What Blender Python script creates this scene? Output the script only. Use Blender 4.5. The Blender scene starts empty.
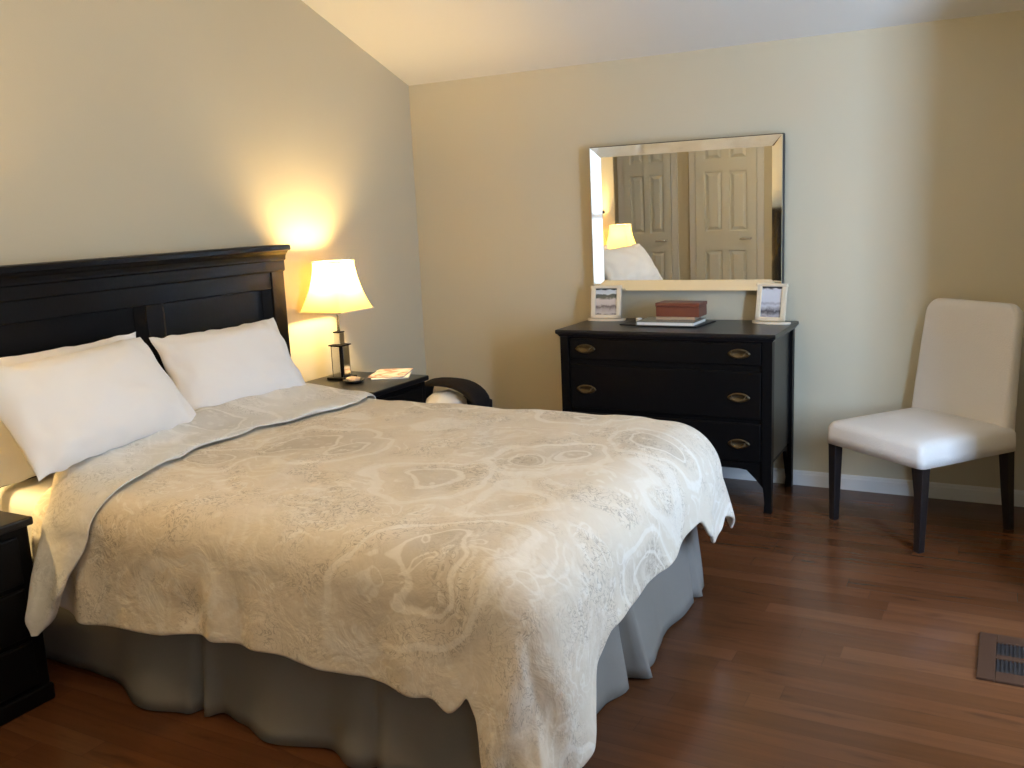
import bpy, bmesh, math, random
from mathutils import Vector, Matrix, noise
random.seed(7)
SC = bpy.context.scene
COL = SC.collection
PI = math.pi

# ------------------------------------------------------------------ helpers
def newbm(): return bmesh.new()

def bx(bm, x0, x1, y0, y1, z0, z1, bevel=0.0, seg=2):
    t = bmesh.new()
    bmesh.ops.create_cube(t, size=1.0)
    for v in t.verts:
        v.co.x = x0 + (v.co.x + .5) * (x1 - x0)
        v.co.y = y0 + (v.co.y + .5) * (y1 - y0)
        v.co.z = z0 + (v.co.z + .5) * (z1 - z0)
    if bevel > 0:
        bmesh.ops.bevel(t, geom=t.edges[:], offset=bevel, segments=seg, profile=.5, affect='EDGES', clamp_overlap=True)
    merge(bm, t)
    return bm

def merge(bm, t, M=None):
    if M is not None: bmesh.ops.transform(t, matrix=M, verts=t.verts[:])
    vm = {v: bm.verts.new(v.co) for v in t.verts}
    for f in t.faces:
        try:
            nf = bm.faces.new([vm[v] for v in f.verts]); nf.smooth = f.smooth
        except ValueError: pass
    t.free()

def loft(bm, rings, cap=True, closed=True):
    vs = [[bm.verts.new(p) for p in r] for r in rings]
    n = len(vs[0])
    for a, b in zip(vs, vs[1:]):
        for i in range(n if closed else n - 1):
            j = (i + 1) % n
            bm.faces.new((a[i], a[j], b[j], b[i]))
    if cap:
        bm.faces.new(list(reversed(vs[0]))); bm.faces.new(vs[-1])

def lathe(bm, prof, cx=0, cy=0, n=24):
    rings = [[(cx + r * math.cos(2 * PI * i / n), cy + r * math.sin(2 * PI * i / n), z) for i in range(n)] for r, z in prof]
    loft(bm, rings)

def tube(bm, pts, rad, n=8):
    pts = [Vector(p) for p in pts]
    rings = []
    for i, p in enumerate(pts):
        d = (pts[min(i + 1, len(pts) - 1)] - pts[max(i - 1, 0)]).normalized()
        up = Vector((0, 0, 1)) if abs(d.z) < .9 else Vector((0, 1, 0))
        s = d.cross(up).normalized(); u = s.cross(d)
        r = rad[i] if isinstance(rad, (list, tuple)) else rad
        rings.append([p + s * (r * math.cos(2 * PI * k / n)) + u * (r * math.sin(2 * PI * k / n)) for k in range(n)])
    loft(bm, rings)

def prism(bm, poly, axis, a, b):
    """extrude a 2D polygon along an axis: axis 'x' -> poly in (y,z), 'y' -> (x,z), 'z' -> (x,y)"""
    def P(u, v, w):
        return (w, u, v) if axis == 'x' else (u, w, v) if axis == 'y' else (u, v, w)
    loft(bm, [[P(u, v, a) for u, v in poly], [P(u, v, b) for u, v in poly]])

def obj(name, bm, mat, parent=None, smooth=False, loc=None, rot=None):
    bmesh.ops.recalc_face_normals(bm, faces=bm.faces[:])
    me = bpy.data.meshes.new(name); bm.to_mesh(me); bm.free()
    o = bpy.data.objects.new(name, me); COL.objects.link(o)
    if mat: me.materials.append(mat)
    if smooth:
        for p in me.polygons: p.use_smooth = True
    if parent: o.parent = parent
    if loc: o.location = loc
    if rot: o.rotation_euler = rot
    return o

def empty(name, loc, rot=(0, 0, 0)):
    o = bpy.data.objects.new(name, None); COL.objects.link(o)
    o.location = loc; o.rotation_euler = rot; o.empty_display_size = .05
    return o

def tag(o, label, cat, group=None):
    o['label'] = label; o['category'] = cat
    if group: o['group'] = group
    return o

def struct(name, bm, mat, parent=None, smooth=False, label=None):
    o = obj(name, bm, mat, parent, smooth)
    o['kind'] = 'structure'
    return o

def dup(root):
    r = root.copy(); COL.objects.link(r)
    for ch in list(root.children):
        c = ch.copy(); COL.objects.link(c); c.parent = r
        for g in list(ch.children):
            d = g.copy(); COL.objects.link(d); d.parent = c
    return r

def mod_bevel(o, w=.004, seg=2):
    m = o.modifiers.new('bevel', 'BEVEL'); m.width = w; m.segments = seg; m.limit_method = 'ANGLE'
    return o

def smoothstep(a, b, x):
    t = max(0., min(1., (x - a) / (b - a))); return t * t * (3 - 2 * t)

def interp(x, pts):
    if x <= pts[0][0]: return pts[0][1]
    for (a, va), (b, vb) in zip(pts, pts[1:]):
        if x <= b:
            t = (x - a) / (b - a); t = t * t * (3 - 2 * t)
            return va + (vb - va) * t
    return pts[-1][1]

# ------------------------------------------------------------------ materials
def mat_new(name):
    m = bpy.data.materials.new(name); m.use_nodes = True
    nt = m.node_tree; b = nt.nodes['Principled BSDF']
    return m, nt, b

def plain(name, col, rough=.5, metal=0., bump=0., bscale=60., spec=.5, var=0., vscale=3.):
    m, nt, b = mat_new(name)
    b.inputs['Base Color'].default_value = (*col, 1); b.inputs['Roughness'].default_value = rough
    b.inputs['Metallic'].default_value = metal; b.inputs['Specular IOR Level'].default_value = spec
    tc = nt.nodes.new('ShaderNodeTexCoord')
    if bump:
        n = nt.nodes.new('ShaderNodeTexNoise'); n.inputs['Scale'].default_value = bscale; n.inputs['Detail'].default_value = 3
        bp = nt.nodes.new('ShaderNodeBump'); bp.inputs['Strength'].default_value = bump; bp.inputs['Distance'].default_value = .01
        nt.links.new(tc.outputs['Object'], n.inputs['Vector']); nt.links.new(n.outputs['Fac'], bp.inputs['Height'])
        nt.links.new(bp.outputs['Normal'], b.inputs['Normal'])
    if var:
        n = nt.nodes.new('ShaderNodeTexNoise'); n.inputs['Scale'].default_value = vscale; n.inputs['Detail'].default_value = 4
        mx = nt.nodes.new('ShaderNodeMix'); mx.data_type = 'RGBA'
        mx.inputs[6].default_value = (*[c * (1 - var) for c in col], 1); mx.inputs[7].default_value = (*[min(1, c * (1 + var)) for c in col], 1)
        nt.links.new(tc.outputs['Object'], n.inputs['Vector']); nt.links.new(n.outputs['Fac'], mx.inputs[0]); nt.links.new(mx.outputs[2], b.inputs['Base Color'])
    return m

class NB:
    """tiny node builder"""
    def __init__(s, nt): s.nt = nt
    def n(s, t, **kw):
        x = s.nt.nodes.new(t)
        for k, v in kw.items(): setattr(x, k, v)
        return x
    def l(s, a, b): s.nt.links.new(a, b)
    def math(s, op, a, b=None, c=None):
        x = s.n('ShaderNodeMath', operation=op)
        for i, v in enumerate((a, b, c)):
            if v is None: continue
            if isinstance(v, (int, float)): x.inputs[i].default_value = v
            else: s.l(v, x.inputs[i])
        return x.outputs[0]
    def mix(s, f, a, b, blend='MIX'):
        x = s.n('ShaderNodeMix', data_type='RGBA', blend_type=blend)
        for i, v in ((0, f), (6, a), (7, b)):
            if isinstance(v, (int, float)): x.inputs[i].default_value = v
            elif isinstance(v, tuple): x.inputs[i].default_value = (*v, 1)
            else: s.l(v, x.inputs[i])
        return x.outputs[2]
    def ramp(s, f, stops):
        x = s.n('ShaderNodeValToRGB'); r = x.color_ramp
        while len(r.elements) < len(stops): r.elements.new(.5)
        for e, (p, c) in zip(r.elements, stops):
            e.position = p; e.color = (*c, 1) if len(c) == 3 else c
        s.l(f, x.inputs[0]); return x.outputs[0]
    def noise(s, vec, scale, detail=3, rough=.5, dist=0.):
        x = s.n('ShaderNodeTexNoise'); x.inputs['Scale'].default_value = scale; x.inputs['Detail'].default_value = detail
        x.inputs['Roughness'].default_value = rough; x.inputs['Distortion'].default_value = dist
        s.l(vec, x.inputs['Vector']); return x
    def vor(s, vec, scale, feature='F1', rnd=1.):
        x = s.n('ShaderNodeTexVoronoi', feature=feature); x.inputs['Scale'].default_value = scale
        x.inputs['Randomness'].default_value = rnd; s.l(vec, x.inputs['Vector']); return x
    def comb(s, x, y, z=0.):
        c = s.n('ShaderNodeCombineXYZ')
        for i, v in enumerate((x, y, z)):
            if isinstance(v, (int, float)): c.inputs[i].default_value = v
            else: s.l(v, c.inputs[i])
        return c.outputs[0]

def m_floor():
    m, nt, b = mat_new('cherry_floor'); k = NB(nt)
    tc = k.n('ShaderNodeTexCoord'); sp = k.n('ShaderNodeSeparateXYZ'); k.l(tc.outputs['Object'], sp.inputs[0])
    W = .083; Ln = .95
    row = k.math('FLOOR', k.math('DIVIDE', sp.outputs[1], W))
    wn = k.n('ShaderNodeTexWhiteNoise', noise_dimensions='1D'); k.l(row, wn.inputs['W'])
    xs = k.math('DIVIDE', k.math('ADD', sp.outputs[0], k.math('MULTIPLY', wn.outputs['Value'], 3.7)), Ln)
    colm = k.math('FLOOR', xs)
    wn2 = k.n('ShaderNodeTexWhiteNoise', noise_dimensions='2D'); k.l(k.comb(row, colm), wn2.inputs['Vector'])
    gv = k.comb(k.math('MULTIPLY', sp.outputs[0], 1.6), k.math('MULTIPLY', sp.outputs[1], 26.), k.math('MULTIPLY', wn2.outputs['Value'], 30.))
    g = k.noise(gv, 1.5, 5, .6, .6)
    gs = k.noise(k.comb(k.math('MULTIPLY', sp.outputs[0], 3.), k.math('MULTIPLY', sp.outputs[1], 18.), k.math('MULTIPLY', wn2.outputs['Value'], 11.)), 1.1, 3, .55, .3)
    base = k.ramp(wn2.outputs['Value'], [(0, (.082, .031, .0125)), (.35, (.092, .035, .0145)), (.7, (.102, .040, .017)), (1, (.117, .048, .021))])
    c = k.mix(k.ramp(g.outputs['Fac'], [(.35, (0, 0, 0)), (.7, (1, 1, 1))]), base, k.mix(.75, base, (1.30, 1.26, 1.18), 'MULTIPLY'))
    dk = k.ramp(gs.outputs['Fac'], [(.60, (0, 0, 0)), (.74, (1, 1, 1))])
    c = k.mix(k.math('MULTIPLY', dk, .55), c, (.042, .016, .009))
    fy = k.math('FRACT', k.math('DIVIDE', sp.outputs[1], W)); fx = k.math('FRACT', xs)
    ey = k.math('LESS_THAN', fy, .022); ex = k.math('LESS_THAN', fx, .0022)
    e = k.math('MAXIMUM', ey, ex)
    c = k.mix(k.math('MULTIPLY', e, .5), c, (.05, .02, .01))
    k.l(c, b.inputs['Base Color'])
    rr = k.math('ADD', k.math('MULTIPLY', g.outputs['Fac'], .12), .15)
    k.l(rr, b.inputs['Roughness']); b.inputs['Specular IOR Level'].default_value = .26
    bp = k.n('ShaderNodeBump'); bp.inputs['Strength'].default_value = .12; bp.inputs['Distance'].default_value = .002
    k.l(k.math('SUBTRACT', g.outputs['Fac'], k.math('MULTIPLY', e, .8)), bp.inputs['Height']); k.l(bp.outputs['Normal'], b.inputs['Normal'])
    return m

def m_duvet(name, cream, light, dark, amt=1.):
    m, nt, b = mat_new(name); k = NB(nt)
    uv = k.n('ShaderNodeUVMap'); uv.uv_map = 'flat'
    def warp(scale, amp, seed):
        ad = k.n('ShaderNodeVectorMath', operation='ADD'); k.l(uv.outputs[0], ad.inputs[0]); ad.inputs[1].default_value = (seed, seed * .7, 0)
        n0 = k.noise(ad.outputs[0], scale, 2, .5)
        off = k.n('ShaderNodeVectorMath', operation='MULTIPLY_ADD')
        k.l(n0.outputs['Color'], off.inputs[0]); off.inputs[1].default_value = (amp, amp, 0); k.l(uv.outputs[0], off.inputs[2])
        return off.outputs[0]
    P = warp(2.6, .46, 0.); Q = warp(9., .06, 3.)
    step = lambda x, a, c: k.ramp(x, [(a, (0, 0, 0)), (c, (1, 1, 1))])
    # broad medallions: pale borders round scattered centres, soft taupe hearts
    v1 = k.vor(P, 2.3, 'F1', .9); ve = k.vor(P, 2.3, 'DISTANCE_TO_EDGE', .9)
    n1 = k.noise(Q, 14, 3, .6)
    dd = k.math('ADD', v1.outputs['Distance'], k.math('MULTIPLY', k.math('SUBTRACT', n1.outputs['Fac'], .5), .06))
    band = lambda c0, w: k.math('SUBTRACT', 1., step(k.math('ABSOLUTE', k.math('SUBTRACT', dd, c0)), w * .6, w))
    border = k.math('MAXIMUM', band(.40, .035), band(.20, .016))
    ring = k.math('SINE', k.math('ADD', k.math('MULTIPLY', v1.outputs['Distance'], 62.), k.math('MULTIPLY', n1.outputs['Fac'], 11.)))
    ringm = k.math('MULTIPLY', step(ring, .1, .9), step(k.noise(P, 3.5, 2).outputs['Fac'], .42, .62))
    heart = k.math('SUBTRACT', 1., step(v1.outputs['Distance'], .16, .34))
    # curls: contour lines of a swirling noise, broken up
    wv = k.noise(Q, 7.5, 1, .4, 1.4)
    curl = k.math('SUBTRACT', 1., step(k.math('ABSOLUTE', k.math('SUBTRACT', k.math('FRACT', k.math('MULTIPLY', wv.outputs['Fac'], 4.)), .5)), .05, .14))
    curl = k.math('MULTIPLY', curl, step(k.noise(P, 5., 2).outputs['Fac'], .46, .58))
    # little leaves and fine taupe pen lines
    vf = k.vor(Q, 24, 'F1', 1.)
    leaf = k.math('MULTIPLY', k.math('SUBTRACT', 1., step(vf.outputs['Distance'], .22, .34)), step(k.noise(P, 4.2, 2).outputs['Fac'], .5, .6))
    pen = k.noise(Q, 30, 2, .5, 1.8)
    penl = k.math('SUBTRACT', 1., step(k.math('ABSOLUTE', k.math('SUBTRACT', pen.outputs['Fac'], .5)), .012, .035))
    penl = k.math('MULTIPLY', penl, step(k.noise(P, 4.8, 2).outputs['Fac'], .47, .6))
    wash = step(k.noise(P, 1.9, 2).outputs['Fac'], .36, .64)
    c = k.mix(k.math('MULTIPLY', wash, .5), cream, tuple(x * .87 for x in cream))
    c = k.mix(k.math('MULTIPLY', heart, .30 * amt), c, dark)
    c = k.mix(k.math('MULTIPLY', ringm, .42 * amt), c, light)
    c = k.mix(k.math('MULTIPLY', leaf, .50 * amt), c, light)
    c = k.mix(k.math('MULTIPLY', curl, .55 * amt), c, light)
    c = k.mix(k.math('MULTIPLY', penl, .6 * amt), c, dark)
    c = k.mix(k.math('MULTIPLY', border, .60 * amt), c, light)
    k.l(c, b.inputs['Base Color']); b.inputs['Roughness'].default_value = .85; b.inputs['Specular IOR Level'].default_value = .15
    tc = k.n('ShaderNodeTexCoord'); nb = k.noise(tc.outputs['Object'], 11, 4, .55, .4)
    bp = k.n('ShaderNodeBump'); bp.inputs['Strength'].default_value = .5; bp.inputs['Distance'].default_value = .02
    k.l(nb.outputs['Fac'], bp.inputs['Height']); k.l(bp.outputs['Normal'], b.inputs['Normal'])
    return m

def m_shade():
    m, nt, b = mat_new('lamp_shade_linen'); k = NB(nt)
    out = [n for n in nt.nodes if n.type == 'OUTPUT_MATERIAL'][0]
    tr = k.n('ShaderNodeBsdfTranslucent'); tr.inputs[0].default_value = (1., .74, .27, 1)
    df = k.n('ShaderNodeBsdfDiffuse'); df.inputs[0].default_value = (.72, .60, .34, 1)
    mx = k.n('ShaderNodeMixShader'); mx.inputs[0].default_value = .43
    k.l(df.outputs[0], mx.inputs[1]); k.l(tr.outputs[0], mx.inputs[2]); k.l(mx.outputs[0], out.inputs[0])
    return m

def m_pane():
    m, nt, b = mat_new('clear_pane'); k = NB(nt)
    out = [n for n in nt.nodes if n.type == 'OUTPUT_MATERIAL'][0]
    t = k.n('ShaderNodeBsdfTransparent'); g = k.n('ShaderNodeBsdfGlossy'); g.inputs['Roughness'].default_value = .02
    mx = k.n('ShaderNodeMixShader'); mx.inputs[0].default_value = .06
    k.l(t.outputs[0], mx.inputs[1]); k.l(g.outputs[0], mx.inputs[2]); k.l(mx.outputs[0], out.inputs[0])
    return m

def m_photo(name, kind):
    """a small printed picture: pale sky above, blurred darker shapes below"""
    m, nt, b = mat_new(name); k = NB(nt)
    tc = k.n('ShaderNodeTexCoord'); sp = k.n('ShaderNodeSeparateXYZ'); k.l(tc.outputs['Generated'], sp.inputs[0])
    n = k.noise(tc.outputs['Generated'], 5., 3, .6, .5)
    h = k.math('ADD', sp.outputs[2], k.math('MULTIPLY', k.math('SUBTRACT', n.outputs['Fac'], .5), .22))
    if kind == 0:
        st = [(0, (.10, .08, .07)), (.06, (.55, .5, .47)), (.22, (.42, .36, .34)), (.30, (.16, .13, .12)), (.38, (.6, .52, .48)), (.58, (.66, .58, .53)), (.64, (.14, .15, .12)), (.76, (.10, .11, .09)), (.80, (.72, .74, .76)), (.93, (.66, .68, .7)), (.96, (.05, .05, .05))]
    else:
        st = [(0, (.3, .3, .33)), (.05, (.45, .46, .52)), (.13, (.2, .2, .23)), (.2, (.08, .08, .1)), (.27, (.35, .36, .42)), (.36, (.62, .65, .74)), (.45, (.42, .44, .52)), (.52, (.66, .69, .78)), (.8, (.70, .73, .82)), (.9, (.68, .71, .80)), (.95, (.06, .06, .07))]
    k.l(k.ramp(h, st), b.inputs['Base Color']); b.inputs['Roughness'].default_value = .25
    return m

def m_cover():
    m, nt, b = mat_new('magazine_cover'); k = NB(nt)
    tc = k.n('ShaderNodeTexCoord'); n = k.noise(tc.outputs['Generated'], 2.2, 2, .5, .4)
    k.l(k.ramp(n.outputs['Fac'], [(.3, (.66, .65, .63)), (.45, (.60, .52, .46)), (.53, (.42, .20, .15)), (.6, (.58, .48, .43)), (.75, (.66, .66, .66))]), b.inputs['Base Color'])
    b.inputs['Roughness'].default_value = .25
    return m

WALL = plain('wall_paint', (.585, .525, .385), .7, bump=.10, bscale=220., spec=.25, var=.015, vscale=1.3)
CEIL = plain('ceiling_paint', (.80, .775, .72), .85, bump=.12, bscale=160., spec=.2)
TRIM = plain('trim_paint', (.72, .71, .68), .4, bump=.02)
DOORP = plain('door_paint', (.70, .70, .64), .4, bump=.03, bscale=90)
FLOOR = m_floor()
BLACK = plain('black_lacquer', (.0045, .0042, .0046), .42, bump=.03, bscale=90., spec=.12)
BLACKTOP = plain('black_top_lacquer', (.010, .0098, .011), .30, bump=.02, bscale=90., spec=.32)
BRASS = plain('aged_brass', (.13, .10, .058), .45, metal=1., bump=.1, bscale=200.)
CHROME = plain('chrome', (.80, .80, .80), .10, metal=1.)
DUVET = m_duvet('paisley_duvet', (.74, .665, .555), (.85, .81, .74), (.33, .28, .22))
DUVETB = m_duvet('paisley_reverse', (.73, .72, .69), (.84, .83, .81), (.42, .41, .39), .9)
LINEN = plain('white_pillow_cotton', (.86, .845, .83), .9, bump=.16, bscale=14., spec=.1)
SHEET = plain('white_sheet_cotton', (.82, .80, .76), .9, bump=.15, bscale=18., spec=.1)
SKIRT = plain('grey_skirt_cotton', (.225, .212, .195), .9, bump=.12, bscale=22., spec=.1, var=.05)
SLIP = plain('cream_slipcover', (.74, .70, .65), .9, bump=.25, bscale=170., spec=.1, var=.03)
LEGW = plain('dark_leg_wood', (.011, .0085, .009), .4, bump=.05)
SHADE = m_shade()
PANE = m_pane()
MIRROR = plain('mirror_silver', (.93, .945, .92), .008, metal=1.)
MIRB = plain('bevelled_mirror_glass', (.90, .91, .88), .05, metal=1.)
EDGE = plain('mirror_dark_backing', (.03, .027, .022), .5)
FRAMEC = plain('cream_gilt_frame', (.80, .70, .53), .35, bump=.06, bscale=80)
PH1 = m_photo('photo_print_landscape', 0); PH2 = m_photo('photo_print_pale', 1)
COVER = m_cover()
PAPER = plain('paper_pages', (.80, .78, .72), .7, bump=.05)
REDBOX = plain('mahogany_box', (.155, .043, .026), .35, bump=.05, bscale=60, var=.15, vscale=9)
ALBUM = plain('grey_green_cover', (.21, .225, .195), .22, bump=.02, var=.06)
LEATHER = plain('black_leather', (.014, .013, .014), .45, bump=.15, bscale=180)
WHITEP = plain('white_plastic', (.8, .8, .78), .4, bump=.02)
BAGM = plain('black_fabric', (.013, .011, .011), .85, bump=.3, bscale=90, spec=.2)
PINK = plain('pale_tissue', (.42, .31, .25), .8, bump=.2, bscale=60)
VENT = plain('vent_bronze', (.058, .028, .016), .75, spec=.1, bump=.04, var=.05)
VENTD = plain('vent_dark', (.012, .010, .012), .7, bump=.05)
BULB = plain('bulb_glass', (.9, .88, .8), .3)

# ------------------------------------------------------------------ the room
XR, YB = 3.45, -5.25            # right wall, wall behind the camera
XB, BY0, BY1 = 4.40, -2.62, -1.42 # window bay opening off the right wall
XA, YA = -1.15, -3.62           # alcove to the left, behind the near nightstand
H0, SL = 2.19, .36              # low side of the vaulted ceiling, its slope
YRIDGE = -2.65
def zc(y): return H0 + SL * (-y) if y > YRIDGE else H0 + SL * (-YRIDGE) - SL * (YRIDGE - y)
T = .12
bm = newbm(); bx(bm, XA - T, XB + T, YB - T, T, -.1, 0); struct('floor', bm, FLOOR)
bm = newbm()
prism(bm, [(T, zc(T)), (YRIDGE, zc(YRIDGE)), (YB - T, zc(YB - T)), (YB - T, zc(YB - T) + .1), (YRIDGE, zc(YRIDGE) + .1), (T, zc(T) + .1)], 'x', XA - T, XB + T)
struct('ceiling', bm, CEIL)
bm = newbm(); bx(bm, XA - T, XR + T, 0, T, 0, zc(0) + .02); struct('wall_back', bm, WALL)
def wallx(name, x0, x1, y0, y1):
    b = newbm()
    ys = [y0] + ([YRIDGE] if y0 < YRIDGE < y1 else []) + [y1]
    prism(b, [(y1, 0), (y0, 0)] + [(y, zc(y) + .02) for y in ys], 'x', x0, x1)
    return struct(name, b, WALL)
wallx('wall_left', -T, 0, YA, 0)
bm = newbm(); bx(bm, XA, -T, YA, YA + T, 0, zc(YA) + .02); struct('wall_alcove_return', bm, WALL)
wallx('wall_alcove', XA - T, XA, YB, YA + T)
# right wall with a small window, and a bay with the large window
WINS = [(XB, -2.55, -1.62, .58, 1.98), (XR, -5.02, -4.18, .45, 2.0)]
def wpiece(bm, x0, x1, a, b_, z0=0.):
    ys = [a] + ([YRIDGE] if a < YRIDGE < b_ else []) + [b_]
    prism(bm, [(b_, z0), (a, z0)] + [(y, zc(y) + .02) for y in ys], 'x', x0, x1)
bm = newbm()
for a, b_ in ((YB, -5.02), (-4.18, BY0), (BY1, 0)): wpiece(bm, XR, XR + T, a, b_)
bx(bm, XR, XR + T, -5.02, -4.18, 0, .45); wpiece(bm, XR, XR + T, -5.02, -4.18, 2.0)
struct('wall_right', bm, WALL)
bm = newbm()
for a, b_ in ((BY0 - T, -2.55), (-1.62, BY1 + T)): wpiece(bm, XB, XB + T, a, b_)
bx(bm, XB, XB + T, -2.55, -1.62, 0, .58); wpiece(bm, XB, XB + T, -2.55, -1.62, 1.98)
struct('wall_bay', bm, WALL)
SW = (3.92, 4.36, .58, 2.05)     # unseen window added in the bay's near cheek to brighten the back wall
bm = newbm(); wpiece(bm, XR + T, SW[0], BY0 - T, BY0); wpiece(bm, SW[1], XB, BY0 - T, BY0); bx(bm, SW[0], SW[1], BY0 - T, BY0, 0, SW[2]); wpiece(bm, SW[0], SW[1], BY0 - T, BY0, SW[3])
struct('wall_bay_near', bm, WALL)
bm = newbm(); w = .05
for (p, q_, r_, s_) in ((SW[0], SW[0] + w, SW[2], SW[3]), (SW[1] - w, SW[1], SW[2], SW[3]), (SW[0] + w, SW[1] - w, SW[2], SW[2] + w), (SW[0] + w, SW[1] - w, SW[3] - w, SW[3]), (SW[0] + w, SW[1] - w, 1.26, 1.30)):
    bx(bm, p, q_, BY0 - .09, BY0 - .02, r_, s_)
wf = struct('window_3', bm, TRIM)
bm = newbm(); bx(bm, SW[0] + w, SW[1] - w, BY0 - .06, BY0 - .055, SW[2] + w, SW[3] - w); struct('window_pane', bm, PANE, wf)
bm = newbm(); wpiece(bm, XR + T, XB, BY1, BY1 + T); struct('wall_bay_far', bm, WALL)
bm = newbm(); bx(bm, XA - T, XR + T, YB - T, YB, 0, zc(YB) + .02); struct('wall_front', bm, WALL)

for i, (XW, a, b_, z0, z1) in enumerate(WINS):
    bm = newbm(); w = .05
    for (p, q_, r, s) in ((a, a + w, z0, z1), (b_ - w, b_, z0, z1), (a + w, b_ - w, z0, z0 + w), (a + w, b_ - w, z1 - w, z1), (a + w, b_ - w, (z0 + z1) / 2 - .02, (z0 + z1) / 2 + .02)):
        bx(bm, XW + .02, XW + .09, p, q_, r, s)
    nm = 3 if i == 0 else 1
    for kx in range(1, nm):
        yc = a + (b_ - a) * kx / nm; bx(bm, XW + .03, XW + .08, yc - .015, yc + .015, z0 + w, z1 - w)
    wf = struct('window_%d' % (i + 1), bm, TRIM)
    bm = newbm(); bx(bm, XW + .055, XW + .06, a + w, b_ - w, z0 + w, z1 - w); struct('window_pane', bm, PANE, wf)
    bm = newbm()
    c = .075
    for (p, q_, r, s) in ((a - c, a, z0 - c, z1 + c), (b_, b_ + c, z0 - c, z1 + c), (a, b_, z0 - c, z0), (a, b_, z1, z1 + c)):
        bx(bm, XW - .015, XW, p, q_, r, s)
    struct('window_casing', bm, TRIM, wf)

# baseboards with a small stepped profile
def bb_prof(sgn=1):
    return [(0, 0), (.014, 0), (.014, .058), (.011, .064), (.011, .069), (.006, .076), (0, .076)]
bm = newbm(); prism(bm, [(-u, v) for u, v in bb_prof()], 'x', 0.014, XR); struct('baseboard_back', bm, TRIM)
bm = newbm(); prism(bm, [(u, v) for u, v in bb_prof()], 'y', YA, -.014); struct('baseboard_left', bm, TRIM)
bm = newbm(); prism(bm, [(XR - u, v) for u, v in bb_prof()], 'y', BY1, -.014); struct('baseboard_right', bm, TRIM)

# six-panel doors on the wall behind the camera (seen in the mirror)
def door(name, x0, x1):
    y = YB
    bm = newbm()
    hgt = 2.03; w = x1 - x0
    bx(bm, x0, x1, y, y + .012, .01, hgt)
    st = w * .15; mid = w * .12
    # stiles and rails stand proud, fielded panels inside
    zr = [(0.01, .22), (.80, 1.0), (1.62, 1.74), (1.93, hgt)]
    for (a, b_) in ((x0, x0 + st), (x1 - st, x1), ((x0 + x1 - mid) / 2, (x0 + x1 + mid) / 2)):
        bx(bm, a, b_, y + .012, y + .032, .01, hgt)
    for (a, b_) in zr:
        bx(bm, x0 + st, (x0 + x1 - mid) / 2, y + .012, y + .032, a, b_); bx(bm, (x0 + x1 + mid) / 2, x1 - st, y + .012, y + .032, a, b_)
    for (pa, pb) in ((x0 + st, (x0 + x1 - mid) / 2), ((x0 + x1 + mid) / 2, x1 - st)):
        for (za, zb) in ((.22, .80), (1.0, 1.62), (1.74, 1.93)):
            t = bmesh.new()
            ring0 = [(pa + .012, y + .012, za + .012), (pb - .012, y + .012, za + .012), (pb - .012, y + .012, zb - .012), (pa + .012, y + .012, zb - .012)]
            ring1 = [(pa + .045, y + .028, za + .045), (pb - .045, y + .028, za + .045), (pb - .045, y + .028, zb - .045), (pa + .045, y + .028, zb - .045)]
            loft(t, [ring0, ring1]); merge(bm, t)
    d = struct(name, bm, DOORP)
    bm = newbm(); c = .07
    bx(bm, x0 - c, x0 - .004, y, y + .022, 0, hgt + c); bx(bm, x1 + .004, x1 + c, y, y + .022, 0, hgt + c); bx(bm, x0 - .004, x1 + .004, y, y + .022, hgt + .004, hgt + c)
    struct('door_casing', bm, TRIM, d)
    bm = newbm()
    tube(bm, [(x1 - .055, y + .03, .92), (x1 - .055, y + .075, .92)], .011, 10)
    tube(bm, [(x1 - .05, y + .075, .92), (x1 - .165, y + .078, .915)], .009, 10)
    struct('door_handle', bm, CHROME, d, True)
    return d
door('door_1', .33, .97)
door('door_2', -.47, .06)

# ------------------------------------------------------------------ bed
HX = .105
bed = tag(empty('bed', (1.15, -2.16, 0)), 'double bed with tall black panelled headboard and grey pleated bed skirt', 'bed')
B = Vector((1.15, -2.16, 0))
def part(name, bm, mat, root, smooth=False):
    """mesh given in world coordinates, parented under a root"""
    inv = root.matrix_basis.inverted()
    bmesh.ops.transform(bm, matrix=inv, verts=bm.verts[:])
    return obj(name, bm, mat, root, smooth)

YR, YL = -1.315, -2.975          # outer faces of the headboard posts
bm = newbm()
bx(bm, .03, HX, YR - .085, YR, 0, 1.215, .004); hb_posts = bm
hb = part('headboard', bm, BLACK, bed)
def sub(name, bm, mat, par):
    """sub-part under a part whose own transform is the identity below its root"""
    root = par.parent; inv = root.matrix_basis.inverted()
    bmesh.ops.transform(bm, matrix=inv, verts=bm.verts[:])
    return obj(name, bm, mat, par)
bm = newbm(); bx(bm, .03, HX, YL, YL + .085, 0, 1.215, .004); sub('headboard_post', bm, BLACK, hb)
bm = newbm(); bx(bm, .03, HX - .006, YL + .085, YR - .085, 1.135, 1.215, .003); bx(bm, .03, HX - .006, YL + .085, YR - .085, .35, .45, .003)
sub('headboard_rail', bm, BLACK, hb)
cy = -2.09
for (a, b_) in ((cy - .042, cy + .042),):
    bm = newbm(); bx(bm, .03, HX - .006, a, b_, .45, 1.135, .003); sub('headboard_stile', bm, BLACK, hb)
for (a, b_) in ((YL + .085, cy - .042), (cy + .042, YR - .085)):
    bm = newbm()
    bx(bm, .04, .062, a, b_, .45, 1.135)
    # sloping moulding strips along the panel edges
    prism(bm, [(.062, a), (HX - .012, a), (.066, a + .035)], 'z', .45, 1.135)
    prism(bm, [(.062, b_), (HX - .012, b_), (.066, b_ - .035)], 'z', .45, 1.135)
    sub('headboard_panel', bm, BLACK, hb)
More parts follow.
